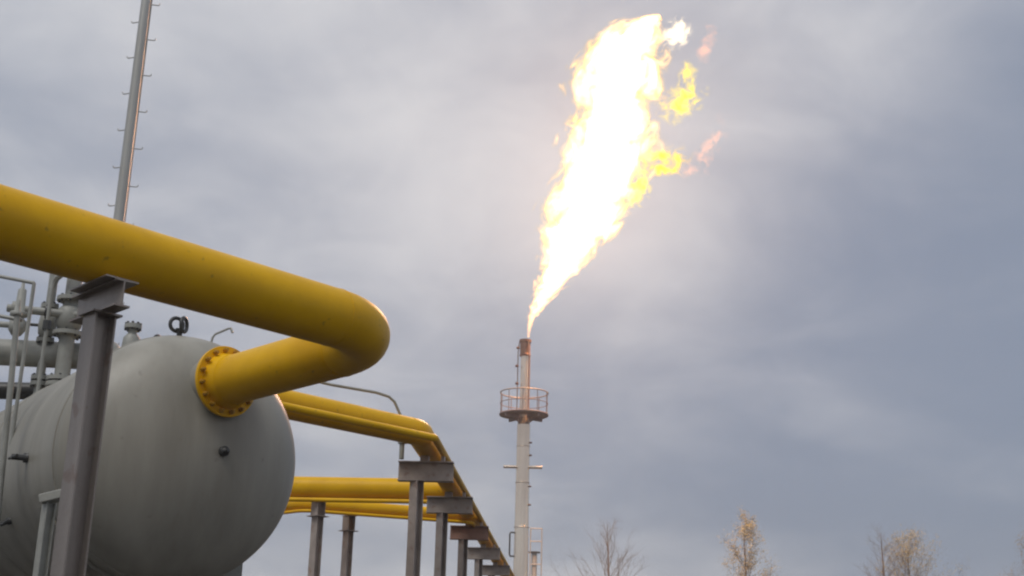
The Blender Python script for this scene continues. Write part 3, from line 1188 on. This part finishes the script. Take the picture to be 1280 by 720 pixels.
# ------------------------------------------------------------------ autumn trees
def tree(label, x, y, h, seed, spread, leaves, lm, bare_top=0.0, cat='tree'):
    rnd = random.Random(seed)
    t = thing('birch_tree', label, cat, (x, y, 0), 'autumn trees beyond the plant')
    wood, fol = MB(), MB()
    trunk = MB()
    base = Vector((x, y, 0))
    top = base + Vector((rnd.uniform(-.3, .3), rnd.uniform(-.3, .3), h))
    tp = [base.lerp(top, i / 8) + Vector((rnd.uniform(-.1, .1), rnd.uniform(-.1, .1), 0)) * (i > 0) for i in range(9)]
    trunk.tube(tp, [0.16 * (1 - i / 8) ** 0.9 + 0.012 for i in range(9)], 8)

    def leafset(p, n_, sp):
        for _ in range(n_):
            q_ = p + Vector((rnd.gauss(0, sp), rnd.gauss(0, sp), rnd.gauss(0, sp)))
            u = Vector((rnd.gauss(0, 1), rnd.gauss(0, 1), rnd.gauss(0, 1))).normalized()
            w = u.orthogonal().normalized()
            s = rnd.uniform(0.03, 0.06)
            fol.add([q_ - u * s, q_ + w * s * .6, q_ + u * s, q_ - w * s * .6], [(0, 1, 2, 3)])

    def branch(p, d, ln, r, lev):
        n_ = 4
        P = [p]
        for i in range(n_):
            d = (d + Vector((rnd.gauss(0, .13), rnd.gauss(0, .13), rnd.gauss(0.05, .10)))).normalized()
            P.append(P[-1] + d * ln / n_)
        wood.tube(P, [r * (1 - .75 * i / n_) for i in range(n_ + 1)], 4, caps=False)
        if lev == 0:
            if leaves and P[-1].z < h * (1 - bare_top) + 99 * (bare_top == 0):
                for i in range(1, n_ + 1):
                    leafset(P[i], leaves, 0.16)
            return
        for _ in range((0, 4, 4)[lev] if lev < 3 else 5):
            k = rnd.uniform(.3, 1.0)
            i = min(int(k * n_), n_ - 1)
            q_ = P[i].lerp(P[i + 1], k * n_ - i)
            dd = (d + Vector((rnd.gauss(0, .45), rnd.gauss(0, .45), rnd.gauss(0.15, .35)))).normalized()
            branch(q_, dd, ln * rnd.uniform(.38, .62), r * .5, lev - 1)

    NB = 40
    for k in range(NB):
        u = 0.40 + 0.58 * (k + rnd.random()) / NB
        p = tp[min(int(u * 8), 7)].lerp(tp[min(int(u * 8) + 1, 8)], u * 8 - int(u * 8))
        a = rnd.uniform(0, 2 * math.pi)
        el = rnd.uniform(0.8, 1.9)
        d = Vector((math.cos(a), math.sin(a), el)).normalized()
        branch(p, d, spread * (1.12 - u) * rnd.uniform(1.0, 1.8) + 0.3, 0.026 * (1.25 - u), 2)
    trunk.build('trunk', M_BARK, t)
    o_ = wood.build('branches', M_BARK, t)
    o_['kind'] = 'stuff'
    if leaves:
        o_ = fol.build('foliage', lm, t)
        o_['kind'] = 'stuff'
    return t


tree('thin nearly leafless tree just right of the flare stack', 6.6, 80, 10.4, 3, 3.0, 0, M_LEAF_T)
tree('pointed yellowish autumn tree, second from the flare stack', 15.4, 80, 10.8, 8, 2.1, 2, M_LEAF_Y)
tree('bare twiggy treetop standing left against the broad yellow tree', 24.0, 80, 10.6, 12, 1.8, 0, M_LEAF_T)
tree('broad rounded yellow autumn tree near the right edge', 26.0, 81, 9.7, 21, 3.4, 2, M_LEAF_Y)
tree('treetop cut off by the right edge of the picture', 33.5, 80, 10.0, 33, 2.8, 1, M_LEAF_T)

# ------------------------------------------------------------------ hazy evening air
b = MB()
b.box((0, 20, 20.5), ((1, 0, 0), (0, 1, 0), Z), (400, 400, 22.0))
m = bpy.data.materials.new('haze_air')
m.use_nodes = True
t = m.node_tree
t.nodes.clear()
o_ = t.nodes.new('ShaderNodeOutputMaterial')
pv = t.nodes.new('ShaderNodeVolumePrincipled')
pv.inputs['Color'].default_value = (0.90, 0.93, 0.97, 1)
pv.inputs['Density'].default_value = 0.0014
pv.inputs['Anisotropy'].default_value = 0.2
t.links.new(pv.outputs[0], o_.inputs['Volume'])
hz = b.build('haze', m)
hz['kind'] = 'stuff'
